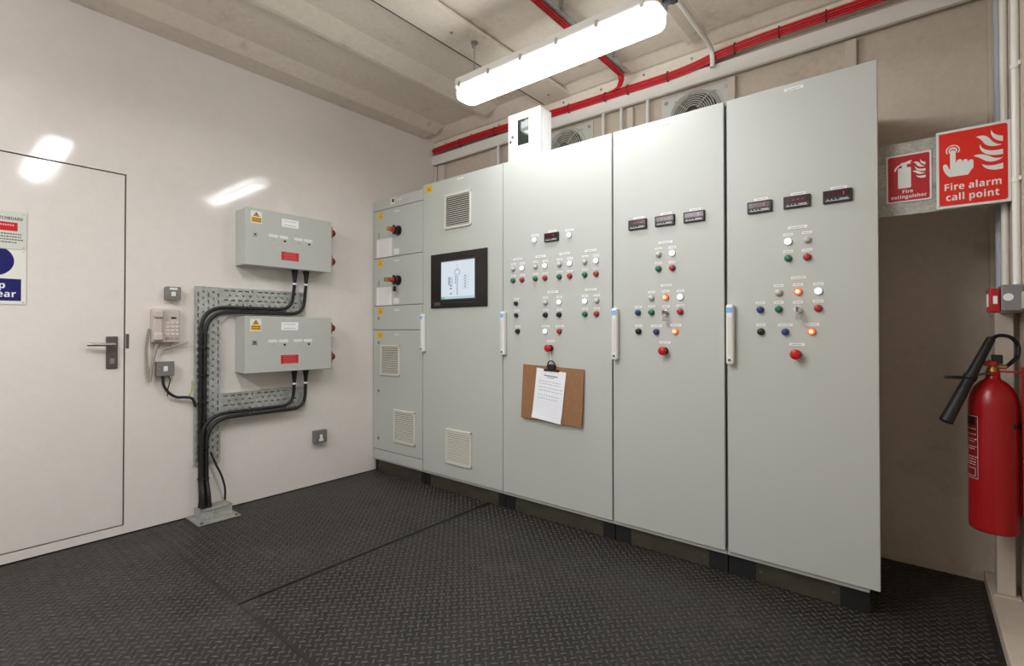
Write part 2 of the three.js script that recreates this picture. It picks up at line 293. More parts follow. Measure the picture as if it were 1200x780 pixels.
const ledMats = ledTex.map((t) => std(0x220508, .2, { emissive: 0xffffff, emissiveMap: t, emissiveIntensity: .55 }));
const meterPrint = std(0xffffff, .4, { map: canvasTex(256, 64, (c, W, H) => { c.fillStyle = '#1b1a19'; c.fillRect(0, 0, W, H); c.fillStyle = '#d8d6d2'; c.fillRect(10, 46, W - 20, 9); for (const x of [24, 64, 104]) { c.beginPath(); c.moveTo(x, 34); c.lineTo(x + 16, 34); c.lineTo(x + 8, 16); c.fill(); } c.fillRect(150, 22, 86, 12); }) });
function meter(c, x, y, k) {
  labelPlate(c, x + .004, y + .033, 'm');
  const m = place('digital_meter', bx(-.048, .048, -.0245, .0245, 0, .012, .002), M.black, c, x, y, ZC); m.userData.label = 'black digital panel meter with red figures';
  place('display', face(.084, .022), ledMats[k], m, x, y + .008, ZC + .0123); place('key_row', face(.084, .014), meterPrint, m, x, y - .0125, ZC + .0123);
}
function handle(c, x) {
  const h = part('swing_handle', bx(x - .0155, x + .0155, .932, 1.195, ZC + .001, ZC + .034, .009), M.whiteGloss, c);
  part('grip_recess', bx(x - .0075, x + .0075, .975, 1.14, ZC + .0335, ZC + .0352, .001), M.grille, h);
  part('lock', cyl(.0065, .0065, .003, 'z', x, .952, ZC + .0335, 16), M.darkSteel, h);
  part('sticker', bx(x - .0125, x + .0125, 1.158, 1.181, ZC + .0335, ZC + .0345), M.blueTag, h);
}
function vent(c, x0, x1, y0, y1) {
  const v = part('vent_grille', merge([bx(x0, x1, y1 - .014, y1, ZC, ZC + .012, .003), bx(x0, x1, y0, y0 + .014, ZC, ZC + .012, .003), bx(x0, x0 + .012, y0, y1, ZC, ZC + .012, .003), bx(x1 - .012, x1, y0, y1, ZC, ZC + .012, .003)]), M.grille, c);
  part('backing', bx(x0 + .01, x1 - .01, y0 + .01, y1 - .01, ZC, ZC + .0015), M.cabDark, v);
  const n = 15, p = (y1 - y0 - .028) / n, sl = bx(x0 + .01 - (x0 + x1) / 2, x1 - .01 - (x0 + x1) / 2, -.0012, .0012, -.006, .006);
  for (let i = 0; i < n; i++) place('slat', sl, M.grille, v, (x0 + x1) / 2, y0 + .014 + p * (i + .5), ZC + .0065, [.62, 0, 0]);
}
function hazard(c, x, y) { const s = part('hazard_label', bx(x - .03, x + .03, y - .024, y + .024, ZC, ZC + .0012), M.yellow, c); place('print', face(.04, .03), hazMat, s, x, y, ZC + .0015); }
const hazMat = std(0xffffff, .5, { map: canvasTex(64, 48, (c, W, H) => { c.fillStyle = '#efb41a'; c.fillRect(0, 0, W, H); c.strokeStyle = '#8a5a10'; c.lineWidth = 3; c.beginPath(); c.moveTo(32, 6); c.lineTo(50, 34); c.lineTo(14, 34); c.closePath(); c.stroke(); c.fillStyle = '#8a5a10'; c.fillRect(30, 16, 4, 12); c.fillRect(16, 39, 32, 3); }) });
const X = [.004, .5864, 1.3192, 2.058, 2.6131, 3.1589];
const GAP = [.0, .002, .0022, .0045, .0065, 0];
function cabinet(k, label, top) {
  const x0 = X[k] + GAP[k], x1 = X[k + 1] - GAP[k + 1], c = thing('control_cabinet', label, 'cabinet', [(x0 + x1) / 2, 0, .36], 'row of grey control cabinets');
  const bx1 = k === 4 ? x1 - .034 : X[k + 1] - .001;
  part('body', bx(X[k] + .001, bx1, .1, top - .004, .05, ZC - .026), M.cab, c);
  part('door_seal', bx(X[k] + .004, bx1 - .003, .112, top - .012, ZC - .0262, ZC - .0195), M.cabDark, c);
  part('bottom_rail', bx(X[k] + .001, bx1, .0885, .1045, ZC - .055, ZC - .012, .001), M.cab, c);
  const lo = k ? X[k] + [0, .05, .075, .085, .11][k] : .03, hi = X[k + 1] - [.045, .055, .07, .085, .13][k];
  part('plinth_panel', bx(lo, hi, .002, .0885, ZC - .060, ZC - .03), M.plinth, c);
  for (const [a, b] of [[X[k] + .002, lo - .0005], [hi + .0005, bx1 - .002]]) part('plinth_corner', bx(a, b, 0, .0885, ZC - .10, ZC - .0265), M.black, c);
  const sc = cyl(.006, .006, .003, 'z', 0, 0, 0, 10); for (const x of [lo + .02, hi - .02]) place('screw', sc, M.darkSteel, c, x, .046, ZC - .031);
  return c;
}
const doorLeaf = (c, k, top) => part('door', bx(X[k] + GAP[k], X[k + 1] - GAP[k + 1], .107, top, ZC - .020, ZC, .0025), M.cab, c);
{ // narrow cabinet of stacked compartments in the corner
  const c = cabinet(0, 'narrow grey cabinet of stacked compartments in the room corner', 2.078), x0 = .006, x1 = .583;
  const ys = [2.077, 1.998, 1.632, 1.267, 1.086, .176, .1];
  const names = ['top_panel', 'compartment_door', 'compartment_door', 'compartment_door', 'compartment_door', 'bottom_panel'];
  names.forEach((n, i) => part(n, bx(x0, x1, ys[i + 1] + .002, ys[i] - .002, ZC - .02, ZC, .002), M.cab, c));
  for (const i of [1, 2, 3, 4]) { hazard(c, .095, ys[i] - .04); labelPlate(c, .295, ys[i] - .034, 'm'); }
  part('badge', bx(.222, .268, 2.022, 2.066, ZC, ZC + .002, .001), M.white, c); part('badge_mark', bx(.238, .262, 2.036, 2.060, ZC + .0019, ZC + .003), M.black, c); labelPlate(c, .325, 2.046, 'm');
  for (const [i, y] of [[1, 1.817], [2, 1.450]]) {
    const h = part('rotary_isolator', merge([cyl(.038, .035, .012, 'z', .312, y, ZC, 28), cyl(.027, .024, .030, 'z', .312, y, ZC + .011, 22), bx(.302, .322, y - .034, y + .034, ZC + .034, ZC + .050, .005)]), M.blackGloss, c); h.userData.label = 'black rotary isolator with a brass key standing out';
    part('red_collar', cyl(.020, .018, .020, 'z', .312, y, ZC + .048, 20), M.stop, h);
    part('key_lock', merge([cyl(.014, .013, .026, 'z', .312, y, ZC + .067, 18), cyl(.017, .017, .006, 'z', .312, y, ZC + .085, 18)]), M.brass, h);
    part('key', bx(.308, .316, y - (i === 1 ? .012 : .018), y + .012, ZC + .090, ZC + (i === 1 ? .108 : .128), .003), i === 1 ? M.brass : M.orange, h);
    if (i === 2) part('fob', merge([tube([[.312, y - .018, ZC + .046], [.322, y - .035, ZC + .046], [.322, y - .05, ZC + .042]], .002, 14, 6), bx(.306, .338, y - .085, y - .048, ZC + .036, ZC + .046, .004)]), M.black, h);
    const n = part('notice', bx(.047, .238, y - .18, y - .042, ZC, ZC + .001), M.white, c); place('print', face(.18, .13), noteMat, n, .1425, y - .111, ZC + .0012);
    part('tag', bx(.258, .320, y - .172, y - .13, ZC, ZC + .0015), M.white, c);
    part('latch', bx(.068, .082, y - .03, y + .012, ZC, ZC + .006, .002), M.steel, c);
  }
  vent(c, .108, .333, .744, .973); vent(c, .270, .511, .258, .500);
  for (const y of [1.173, .99, .621, .260]) { const l = part('quarter_turn_lock', cyl(.012, .012, .005, 'z', .079, y, ZC, 18), M.chrome, c); part('slot', bx(.0765, .0815, y - .007, y + .007, ZC + .0048, ZC + .0056), M.black, l); }
}
{ // touch screen cabinet
  const c = cabinet(1, 'grey cabinet with a touch screen and two louvred vents', 2.1); doorLeaf(c, 1, 2.1);
  hazard(c, .648, 2.062); labelPlate(c, .955, 2.078, 'm'); handle(c, X[1] + .019);
  vent(c, .812, 1.056, 1.757, 1.988); vent(c, .826, 1.062, .198, .428);
  const h = part('touch_screen', bx(.678, 1.198, 1.231, 1.598, ZC, ZC + .010, .003), M.blackGloss, c); h.userData.label = 'black framed touch screen panel';
  const tex = canvasTex(512, 416, (g, W, H) => {
    g.fillStyle = '#dfe9f2'; g.fillRect(0, 0, W, H); g.fillStyle = '#cddbe8'; g.fillRect(0, 0, W, 14); g.fillStyle = '#bcd3da'; g.fillRect(0, H - 26, W, 26); g.fillStyle = '#7fbfae'; g.fillRect(0, H - 26, 60, 26);
    g.strokeStyle = '#8b97ab'; g.lineWidth = 4; g.beginPath(); g.moveTo(252, 40); g.lineTo(252, 96); g.stroke(); g.strokeRect(218, 100, 68, 52); g.beginPath(); g.moveTo(252, 84); g.lineTo(300, 130); g.lineTo(252, 176); g.lineTo(204, 130); g.closePath(); g.stroke();
    g.fillStyle = '#a9a9cc'; g.fillRect(246, 176, 16, 200); g.fillStyle = '#5f6c7e';
    for (let i = 0; i < 7; i++) { g.fillRect(110, 176 + i * 13, 40, 7); g.fillRect(166, 176 + i * 13, 12, 7); g.fillRect(218, 166 + i * 13, 14, 8); } for (const y of [268, 296, 352]) g.fillRect(136, y, 34, 12);
    for (let i = 0; i < 5; i++) { g.fillRect(360, 166 + i * 30, 24, 9); g.fillStyle = '#8b97ab'; g.fillRect(330, 184 + i * 30, 100, 3); g.fillStyle = '#5f6c7e'; }
  });
  part('screen_bezel', bx(.776, 1.105, 1.279, 1.550, ZC + .0095, ZC + .0115, .001), M.cabDark, h);
  place('screen', face(.309, .25), std(0x101214, .2, { emissive: 0xffffff, emissiveMap: tex, emissiveIntensity: .78 }), h, .9405, 1.4145, ZC + .012);
  part('badge', bx(.715, .775, 1.248, 1.272, ZC + .0098, ZC + .0112), M.darkSteel, h); part('light_line', bx(.79, 1.12, 1.2655, 1.2675, ZC + .0098, ZC + .0105), M.darkSteel, h);
}
{ // pump control cabinet with the clipboard
  const c = cabinet(2, 'grey cabinet with four groups of buttons, the clipboard hung on its door', 2.1); doorLeaf(c, 2, 2.1); handle(c, X[2] + .019);
  labelPlate(c, 1.70, 2.062, 'l'); part('label_strip', bx(1.62, 1.80, 2.083, 2.092, ZC, ZC + .0015), M.white, c);
  button(c, 'w', 1.563, 1.602, 'm'); button(c, 'w', 1.798, 1.602, 'm'); meter(c, 1.682, 1.605, 0);
  for (const gx of [1.437, 1.602, 1.767, 1.930]) { labelPlate(c, gx, 1.504, 'l'); button(c, 'o', gx - .034, 1.447); button(c, 'w', gx + .034, 1.447); button(c, 'g', gx - .034, 1.378); button(c, 'r', gx + .034, 1.378); }
  button(c, 's', 1.427, 1.240); button(c, 's', 1.429, 1.170); button(c, 'k', 1.438, 1.076);
  labelPlate(c, 1.687, 1.297, 'l'); button(c, 'o', 1.639, 1.238); button(c, 'w', 1.732, 1.238); button(c, 'k', 1.639, 1.168); button(c, 'k', 1.731, 1.168);
  labelPlate(c, 1.931, 1.297, 'l'); button(c, 'w', 1.896, 1.237); button(c, 'o', 1.967, 1.237); button(c, 'g', 1.896, 1.168); button(c, 'r', 1.966, 1.168);
  button(c, 'w', 1.638, 1.076, 'm'); button(c, 'r', 1.733, 1.076, 'm'); button(c, 'e', 1.673, .982, 'm');
}
function twin(k, dx, label, lit) { // the two alike cabinets on the right
  const c = cabinet(k, label, 2.1); doorLeaf(c, k, 2.1); handle(c, X[k] + .024);
  labelPlate(c, 2.328 + dx, 2.074, 'l');
  meter(c, 2.199 + dx, 1.606, lit ? 0 : 1); meter(c, 2.338 + dx, 1.606, 1); meter(c, 2.477 + dx, 1.605, 2);
  labelPlate(c, 2.339 + dx, 1.502, 'l'); button(c, lit ? 'w' : 'o', 2.305 + dx, 1.447); button(c, lit ? 'o' : 'w', 2.373 + dx, 1.447); button(c, 'g', 2.305 + dx, 1.378); button(c, 'r', 2.373 + dx, 1.377);
  labelPlate(c, 2.342 + dx, 1.296, 'm'); button(c, 'o', 2.269 + dx, 1.239); button(c, 'R', 2.340 + dx, 1.239); button(c, 'w', 2.411 + dx, 1.238);
  button(c, 'b', 2.199 + dx, 1.169); button(c, 'g', 2.269 + dx, 1.169); button(c, 'y', 2.340 + dx, 1.167); button(c, 'r', 2.410 + dx, 1.169);
  button(c, 'k', 2.201 + dx, 1.076); button(c, 'b', 2.293 + dx, 1.075, 'm'); button(c, 'R', 2.387 + dx, 1.077, 'm'); button(c, 'e', 2.335 + dx, .984, 'm');
}
twin(3, 0, 'grey cabinet with three red meters, right of the clipboard cabinet', false);
twin(4, .5548, 'rightmost grey cabinet with three red meters, beside the fire signs', true);

{ // clipboard hung from the emergency stop
  const t = thing('clipboard', 'brown clipboard with a black clip hanging on the cabinet door', 'clipboard', [1.69, .875, ZC + .008]);
  t.rotation.set(-.035, 0, -.03);
  const o = V(0, 0, 0); org.set(t, o);
  part('board', bx(-.205, .205, -.306, .004, 0, .004, .0015), M.board, t);
  part('clip', merge([bx(-.052, .052, -.024, -.012, .004, .012, .002), bx(-.026, .026, -.014, .016, .004, .020, .005), tube([[-.03, .0, .01], [-.016, .03, .016], [.0, .036, .016], [.016, .03, .016], [.03, .0, .01]], .0035, 24, 6)]), M.blackGloss, t);
  part('cord', tube([[-.018, .105, .016], [-.012, .075, .014], [-.004, .045, .014], [-.002, .028, .018]], .0022, 16, 6), M.white, t);
  const pg = new THREE.PlaneGeometry(.2, .285, 12, 16), p = pg.attributes.position; for (let i = 0; i < p.count; i++) { const y = p.getY(i), x = p.getX(i); p.setZ(i, .0015 * Math.sin(x * 22 + y * 9) + Math.max(0, -y - .09) * .09); } pg.computeVertexNormals();
  const sheet = new THREE.Mesh(pg, std(0xffffff, .85, { side: THREE.DoubleSide, map: canvasTex(256, 360, (g, W, H) => {
    g.fillStyle = '#eef0f6'; g.fillRect(0, 0, W, H); g.fillStyle = '#6d7078'; g.fillRect(70, 40, 120, 7); g.fillRect(98, 54, 66, 4); g.fillStyle = '#a4a8b4';
    for (const y of [84, 102, 128, 150]) for (let x = 30; x < 226;) { const d = 6 + rnd() * 22; g.fillRect(x, y, d, 4); x += d + 6; } for (let x = 34; x < 210; x += 24) g.fillRect(x, 182, 12, 6); for (let x = 34; x < 210; x += 20) g.fillRect(x, 204, 8, 8); g.strokeStyle = '#c6cad6'; for (let y = 230; y < 330; y += 16) { g.beginPath(); g.moveTo(26, y); g.lineTo(230, y); g.stroke(); }
  }) }));
  sheet.name = 'paper_sheet'; sheet.position.set(1.672, .718, ZC + .021); sheet.rotation.set(-.035, 0, -.095); sheet.userData = { label: 'white printed sheet clamped on the brown clipboard', category: 'paper' }; sheet.castShadow = sheet.receiveShadow = true; scene.add(sheet);
}
{ // small enclosure on top of the cabinets
  const t = thing('wall_box', 'small white enclosure with a dark window on top of the cabinets', 'enclosure', [1.468, 2.1, .585]);
  part('body', bx(1.352, 1.588, 2.1, 2.381, .525, .626, .003), M.white, t);
  for (let i = 0; i < 7; i++) part('side_rib', bx(1.5875, 1.5905, 2.115, 2.366, .535 + i * .0125, .540 + i * .0125, .001), M.white, t);
  const d = part('door', bx(1.349, 1.591, 2.101, 2.384, .627, .642, .004), M.white, t);
  part('window', bx(1.424, 1.507, 2.185, 2.338, .641, .6435, .001), M.glass, d);
  for (const [x, y] of [[1.372, 2.218], [1.388, 2.245]]) part('lock', cyl(.009, .009, .007, 'z', x, y, .641, 16), M.chrome, d);
}

// ---------------------------------------------------------------- along the top of the back wall
single('cable_trunking', bx(.002, 3.51, 2.517, 2.594, .0305, .056, .003), M.trunk, 'long white trunking running along the top of the back wall', 'trunking');
{ const pts = [[.03, 2.628], [.5, 2.632], [.9, 2.628], [1.4, 2.612], [1.75, 2.606], [2.15, 2.606], [2.27, 2.612], [2.42, 2.632], [2.6, 2.646], [3.0, 2.646], [3.5, 2.648]];
  [[0, .0], [.0128, 0], [-.0128, 0], [.0256, 0], [.0064, .0114]].forEach(([dy, dz], k) => single('red_cable', tube(pts.map(([x, y], i) => [x, y + dy - .004 + Math.sin(i * 2.1) * .002, .066 + dz]), .0062, 110, 7), M.cableRed, `${['middle', 'second highest', 'lowest', 'highest', 'front'][k]} red cable in the bundle laid along the white trunking`, 'cable', 'red cables above the trunking'));
  const tie = new THREE.TorusGeometry(.031, .0028, 5, 20); tie.rotateY(Math.PI / 2); tie.scale(1, 1, .62);
  [[.36, 2.628], [.74, 2.628], [1.42, 2.611], [1.70, 2.607], [1.86, 2.606], [2.12, 2.606], [2.50, 2.640], [2.72, 2.646], [2.93, 2.646]].forEach(([x, y], k) => single('cable_tie', tie.clone().translate(x, y, .068), M.black, `${['first', 'second', 'third', 'fourth', 'fifth', 'sixth', 'seventh', 'eighth', 'ninth'][k]} black tie on the red cable bundle, counted from the left wall`, 'cable tie', 'ties on the red cables'));
}
{ // strip of red cables crossing the ceiling
  const t = thing('ceiling_tray', 'narrow metal strip carrying red cables across the ceiling', 'cable tray', [1.865, 2.675, 1.5]);
  part('strip', bx(1.828, 1.905, 2.676, 2.682, .13, 4.5, .001), M.zinc, t);
  part('flange', bx(1.903, 1.907, 2.666, 2.682, .13, 4.5), M.zinc, t);
  for (const z of [.35, .9, 1.45, 2.0]) { part('hanger', merge([bx(1.90, 1.912, 2.68, 2.742, z - .012, z + .012, .002), cyl(.009, .009, .012, 'y', 1.918, 2.672, z, 10)]), M.steel, t); }
  for (let k = 0; k < 3; k++) single('ceiling_cable', bent([[1.843 + k * .0145, 2.668, 4.4], [1.843 + k * .0145, 2.668, .14], [1.800 + k * .012, 2.628, .085], [1.76 - k * .01, 2.622, .085]], .03, .0062, 7), M.cableRed, `${['left', 'middle', 'right'][k]} red cable on the ceiling strip behind the light`, 'cable', 'red cables on the ceiling strip');
}
single('white_conduit', bent([[2.385, 2.672, 4.4], [2.385, 2.672, .16], [2.385, 2.655, .085], [2.385, 2.565, .085]], [.05, .035], .0135, 12), M.trunk, 'white conduit crossing the ceiling and dropping over the red cables', 'conduit');
[[1.667, .0105, 'first'], [1.797, .0095, 'second'], [1.977, .011, 'third']].forEach(([x, r, n]) => single('short_conduit', cyl(r, r, .52, 'y', x, 2.0, .0365, 12), M.white, `${n} thin white vertical conduit behind the cabinets, counted from the small enclosure`, 'conduit', 'white conduits behind the cabinets'));
single('short_conduit', tube([[.755, 2.515, .045], [.77, 2.42, .06], [.80, 2.3, .09], [.81, 2.105, .12]], .011, 20, 8), M.white, 'white flexible conduit left of the small enclosure', 'conduit', 'white conduits behind the cabinets');
function fan(cx, label) {
  const cy = 2.345, t = thing('exhaust_fan', label, 'fan', [cx, cy - .17, .01], 'exhaust fans on the back wall');
  part('plate', bx(cx - .205, cx + .205, cy - .17, cy + .155, .001, .012, .002), M.fan, t);
  part('shroud', (() => { const g = new THREE.TorusGeometry(.142, .012, 8, 40); g.translate(cx, cy, .018); return g; })(), M.fan, t);
  part('opening', cyl(.140, .140, .004, 'z', cx, cy, .0115, 40), M.cabDark, t);
  for (let k = 0; k < 5; k++) { const b = bx(.03, .125, -.035, .035, -.002, .002, .001); b.rotateX(.5); b.rotateZ(k * Math.PI * 2 / 5 + .3); b.translate(cx, cy, .034); part('blade', b, M.darkSteel, t); }
  part('motor_hub', cyl(.034, .03, .03, 'z', cx, cy, .02, 24), M.darkSteel, t);
  const rings = []; for (let r = .05; r < .15; r += .0125) { const g = new THREE.TorusGeometry(r, .0028, 5, 40); g.translate(cx, cy, .062 - Math.max(0, r - .11) * .6); rings.push(g); }
  part('guard', merge(rings), M.fanWire, t);
  for (let k = 0; k < 4; k++) { const a = k * Math.PI / 2 + Math.PI / 4, c = Math.cos(a), s = Math.sin(a); part('guard_arm', tube([[cx + c * .04, cy + s * .04, .064], [cx + c * .12, cy + s * .12, .06], [cx + c * .158, cy + s * .158, .03], [cx + c * .17, cy + s * .17, .013]], .0028, 16, 6), M.fanWire, t); }
  for (const [a, b] of [[-1, 1], [1, 1]]) part('bolt', cyl(.011, .011, .006, 'z', cx + a * .175, cy + b * .125, .012, 14), M.chrome, t);
}
fan(1.372, 'exhaust fan on the back wall half hidden by the small enclosure');
fan(2.262, 'exhaust fan on the back wall above the second cabinet from the right');

// ---------------------------------------------------------------- left wall: boxes, tray, cables
function junctionBox(y0, label) {
  const y1 = y0 + .344, z0 = 1.100, z1 = 1.662, D = .15, t = thing('junction_box', label, 'electrical box', [.075, y0, 1.38], 'grey boxes on the left wall');
  part('body', bx(.001, D - .018, y0, y1, z0, z1, .004), M.cab, t);
  part('lid', bx(D - .0175, D, y0 - .002, y1 + .002, z0 - .002, z1 + .002, .004), M.cab, t);
  const on = (n, g, m, z, y) => { g.rotateY(Math.PI / 2); g.translate(D + .0012, y, z); return part(n, g, m, t); };
  const pl = (z, y, w, h) => part('sticker', bx(D, D + .001, y - h / 2, y + h / 2, z - w / 2, z + w / 2), M.white, t);
  const warn = std(0xffffff, .5, { map: canvasTex(96, 128, (g) => { g.fillStyle = '#e8e8e4'; g.fillRect(0, 0, 96, 128); g.fillStyle = '#e9b012'; g.beginPath(); g.moveTo(48, 6); g.lineTo(78, 58); g.lineTo(18, 58); g.fill(); g.fillRect(4, 66, 88, 54); g.strokeStyle = '#3a2c08'; g.lineWidth = 5; g.beginPath(); g.moveTo(48, 16); g.lineTo(70, 53); g.lineTo(26, 53); g.closePath(); g.stroke(); g.fillStyle = '#3a2c08'; g.fillRect(45, 28, 6, 18); for (const y of [76, 98]) for (let x = 14; x < 80; x += 13) g.fillRect(x, y, 9, 11); }) });
  pl(1.602, y1 - .052, .066, .075); on('warning_print', face(.064, .073), warn, 1.602, y1 - .052); 
  pl(1.39, y1 - .058, .112, .052); on('print', face(.11, .05), boxTagMat, 1.39, y1 - .058);
  on('red_print', face(.112, .052), redTagMat, 1.39, y0 + .075); part('red_plate', bx(D, D + .001, y0 + .048, y0 + .102, 1.333, 1.447), M.redPlate, t);
  const lk = part('lid_lock', bx(D, D + .004, y0 + .172, y0 + .20, 1.596, 1.624, .002), M.steel, t); part('slot', cyl(.006, .006, .002, 'x', D + .0035, y0 + .186, 1.61, 14), M.black, lk);
  [[1.492, 0], [1.425, 1], [1.33, 0], [1.262, 1]].forEach(([z, k]) => {
    const g = part('gauge_plug', cyl(.0062, .0062, .005, 'x', D, y0 + .169, z, 14), k ? M.black : M.lensOff, t); g.userData.label = k ? 'black round plug' : 'clear round plug';
    pl(z + .006, y0 + .193, .058, .018); 
  });
  for (const y of [y0 + .275, y0 + .078]) { const k = part('side_lock', cyl(.026, .024, .026, 'z', .120, y, z0 - .028, 18), M.darkRed, t); k.userData.label = 'dark red lock on the box side'; part('barrel', cyl(.017, .017, .012, 'z', .120, y, z0 - .039, 14), M.blackGloss, k); part('hinge_leaf', bx(.092, .148, y - .040, y + .040, z0 - .010, z0 - .002, .001), M.orange, t); }
  part('tag', bx(.03, .032, y1 - .075, y1 - .045, z0 - .055, z0 - .012), M.white, t);
  return t;
}
junctionBox(1.480, 'upper grey junction box with red plate, under the lamp reflection on the left wall');
junctionBox(.822, 'lower grey junction box with red plate, mounted over the cable tray');
{ // perforated galvanised tray: each length with its own slots
  const t = thing('cable_tray', 'perforated galvanised cable tray behind the junction boxes on the left wall', 'cable tray', [.015, .305, 1.55]);
  function sheet(z0, z1, y0, y1, along, cut) {
    const sh = new THREE.Shape((cut ?? [[z0, y0], [z1, y0], [z1, y1], [z0, y1]]).map(([a, b]) => new THREE.Vector2(a, b)));
    const L = along === 'z' ? [z0, z1, y0, y1] : [y0, y1, z0, z1], rows = 5;
    for (let r = 0; r < rows; r++) { const c = L[2] + (L[3] - L[2]) * (r + .5) / rows; for (let a = L[0] + .025 + (r & 1) * .02; a < L[1] - .025; a += .04) {
      const h = r % 2 ? [.0065, .0045] : [.0125, .0042], [u, v] = along === 'z' ? h : [h[1], h[0]], [p, q] = along === 'z' ? [a, c] : [c, a];
      sh.holes.push(new THREE.Path([[p - u, q - v], [p - u, q + v], [p + u, q + v], [p + u, q - v]].map(([m, n]) => new THREE.Vector2(m, n))));
    } }
    const g = new THREE.ExtrudeGeometry(sh, { depth: .0015, bevelEnabled: false }); g.rotateY(-Math.PI / 2); g.translate(.0245, 0, 0); return uvm(g);
  }
  const A = part('tray_length', sheet(1.752, 1.886, .305, 1.337, 'y'), M.zinc, t), B = part('tray_length', sheet(1.217, 1.752, 1.193, 1.337, 'z'), M.zinc, t), C = part('tray_length', sheet(1.217, 1.752, .557, .698, 'z'), M.zinc, t);
  const side = (z0, z1, y0, y1, p) => part('tray_side', bx(.004, .026, y0, y1, z0, z1), M.zinc, p);
  side(1.886, 1.888, .305, 1.337, A); side(1.750, 1.752, .305, .47, A); side(1.750, 1.752, .76, 1.13, A);
  side(1.217, 1.886, 1.337, 1.339, B); side(1.217, 1.69, 1.191, 1.193, B); side(1.217, 1.752, .698, .700, C); side(1.217, 1.68, .555, .557, C);
  for (const [y0, y1, s] of [[.557, .475, 1], [1.193, 1.125, 1]]) { const sh = new THREE.Shape([[1.752, y0], [1.752, y1], [1.68, y0]].map(([a, b]) => new THREE.Vector2(a, b))); const g = new THREE.ExtrudeGeometry(sh, { depth: .0015, bevelEnabled: false }); g.rotateY(-Math.PI / 2); g.translate(.0245, 0, 0); part('gusset', uvm(g), M.zinc, t); }
  for (const z of [1.27, 1.33, 1.55]) for (const y of [1.265, .628]) part('support', bx(.001, .023, y - .07, y + .07, z - .012, z + .012), M.zinc, t);
}
function powerCable(y0, zs, yh, zv, xv, label, zend, xend) {
  const t = thing('power_cable', label, 'cable', [xv, .06, zv], 'black cables from the junction boxes');
  part('sheath', bent([[.078, y0 - .075, zs], [.075, y0 - .10, zs], [xv, yh, zs], [xv, yh, zv], [xv, .20, zv], [xend, .135, zend], [xend, .085, zend]], [.012, .085, .14, .06, .03], .0106, 10), M.rubber, t);
  part('gland', merge([cyl(.010, .019, .075, 'y', .078, y0 - .085, zs, 16), cyl(.021, .021, .016, 'y', .078, y0 - .016, zs, 8)]), M.black, t);
  part('marker', cyl(.0145, .0145, .012, 'y', .077, y0 - .098, zs, 14), M.white, t);
  part('floor_gland', merge([cyl(.0145, .0120, .03, 'y', xend, .064, zend, 12), cyl(.0148, .0148, .012, 'y', xend, .064, zend, 6)]), M.black, t);
}
powerCable(1.480, 1.322, 1.219, 1.862, .037, 'black cable from the upper junction box, gland nearer the door', 1.868, .066);
powerCable(1.480, 1.243, 1.192, 1.839, .039, 'black cable from the upper junction box, gland nearer the cabinets', 1.836, .066);
powerCable(.822, 1.322, .588, 1.860, .061, 'black cable from the lower junction box, gland nearer the door', 1.868, .100);
powerCable(.822, 1.243, .562, 1.837, .063, 'black cable from the lower junction box, gland nearer the cabinets', 1.836, .100);
[[.22, 1, 'lowest'], [.40, 1, 'second lowest'], [.66, 0, 'middle'], [.82, 0, 'second highest'], [.98, 0, 'highest']].forEach(([y, full, n]) => { const g = new THREE.TorusGeometry(.029, .0022, 5, 24); g.rotateX(Math.PI / 2); g.scale(full ? 1 : .62, 1.4, 1); g.translate(full ? .050 : .040, y, 1.850); single('cable_strap', g, M.black, `${n} black strap round the vertical cable bundle on the left wall`, 'strap', 'straps on the vertical cable bundle'); });
single('earth_cable', tube([[.066, .37, 1.818], [.078, .30, 1.795], [.09, .22, 1.765], [.10, .15, 1.752], [.10, .085, 1.752]], .006, 30, 8), M.rubber, 'thin black cable curving from the bundle down to the floor plate', 'cable');
{ // cable entry box on the floor
  const t = thing('cable_entry_box', 'galvanised cable entry box bolted to the floor under the cables', 'cable entry', [.1, 0, 1.815]);
  part('base_plate', bx(.004, .208, .001, .009, 1.705, 1.925, .002), M.zincPlate, t);
  part('channel', bx(.045, .145, .0085, .060, 1.728, 1.896, .004), M.zinc, t);
  part('lid', bx(.042, .148, .0595, .0635, 1.724, 1.900, .001), M.zincPlate, t);
  for (const [x, z] of [[.19, 1.905], [.19, 1.725], [.022, 1.725]]) part('bolt', cyl(.009, .008, .006, 'y', x, .009, z, 8), M.darkSteel, t);
  for (const [x, z] of [[.055, 1.737], [.135, 1.737], [.055, 1.78], [.135, 1.885]]) part('lid_screw', cyl(.006, .006, .004, 'y', x, .0635, z, 8), M.steel, t);
}
function socket(z0, z1, y0, y1, label, port) {
  const t = thing('outlet_box', label, 'outlet', [.02, y0, (z0 + z1) / 2], 'grey metal outlets'), c = [(y0 + y1) / 2, (z0 + z1) / 2];
  part('back_box', bx(.001, .038, y0 + .002, y1 - .002, z0 + .002, z1 - .002, .004), M.boxGrey, t); part('face_plate', bx(.038, .044, y0, y1, z0, z1, .003), M.boxGrey, t);
  if (port === 'switch') part('rocker', bx(.0435, .050, c[0] - .018, c[0] + .008, c[1] - .011, c[1] + .011, .003), M.white, t);
  else part('port', bx(.0435, .047, c[0] - .014, c[0] + .014, c[1] - .010, c[1] + .010, .002), M.white, t);
  if (port === 'switch') part('label', bx(.0438, .0446, y1 - .018, y1 - .006, z0 + .018, z1 - .018), M.white, t);
  if (port === 'fused') part('carrier', bx(.0435, .047, y0 + .012, y0 + .030, c[1] - .016, c[1] + .016, .002), M.white, t);
  for (const s of [-1, 1]) part('screw', cyl(.0035, .0035, .002, 'x', .0435, c[0], c[1] + s * (z1 - z0) * .38, 10), M.steel, t);
}
socket(1.966, 2.040, 1.252, 1.326, 'grey metal switch plate above the wall phone', 'switch');
socket(1.996, 2.080, .828, .910, 'grey metal outlet below the wall phone with cables', 'port');
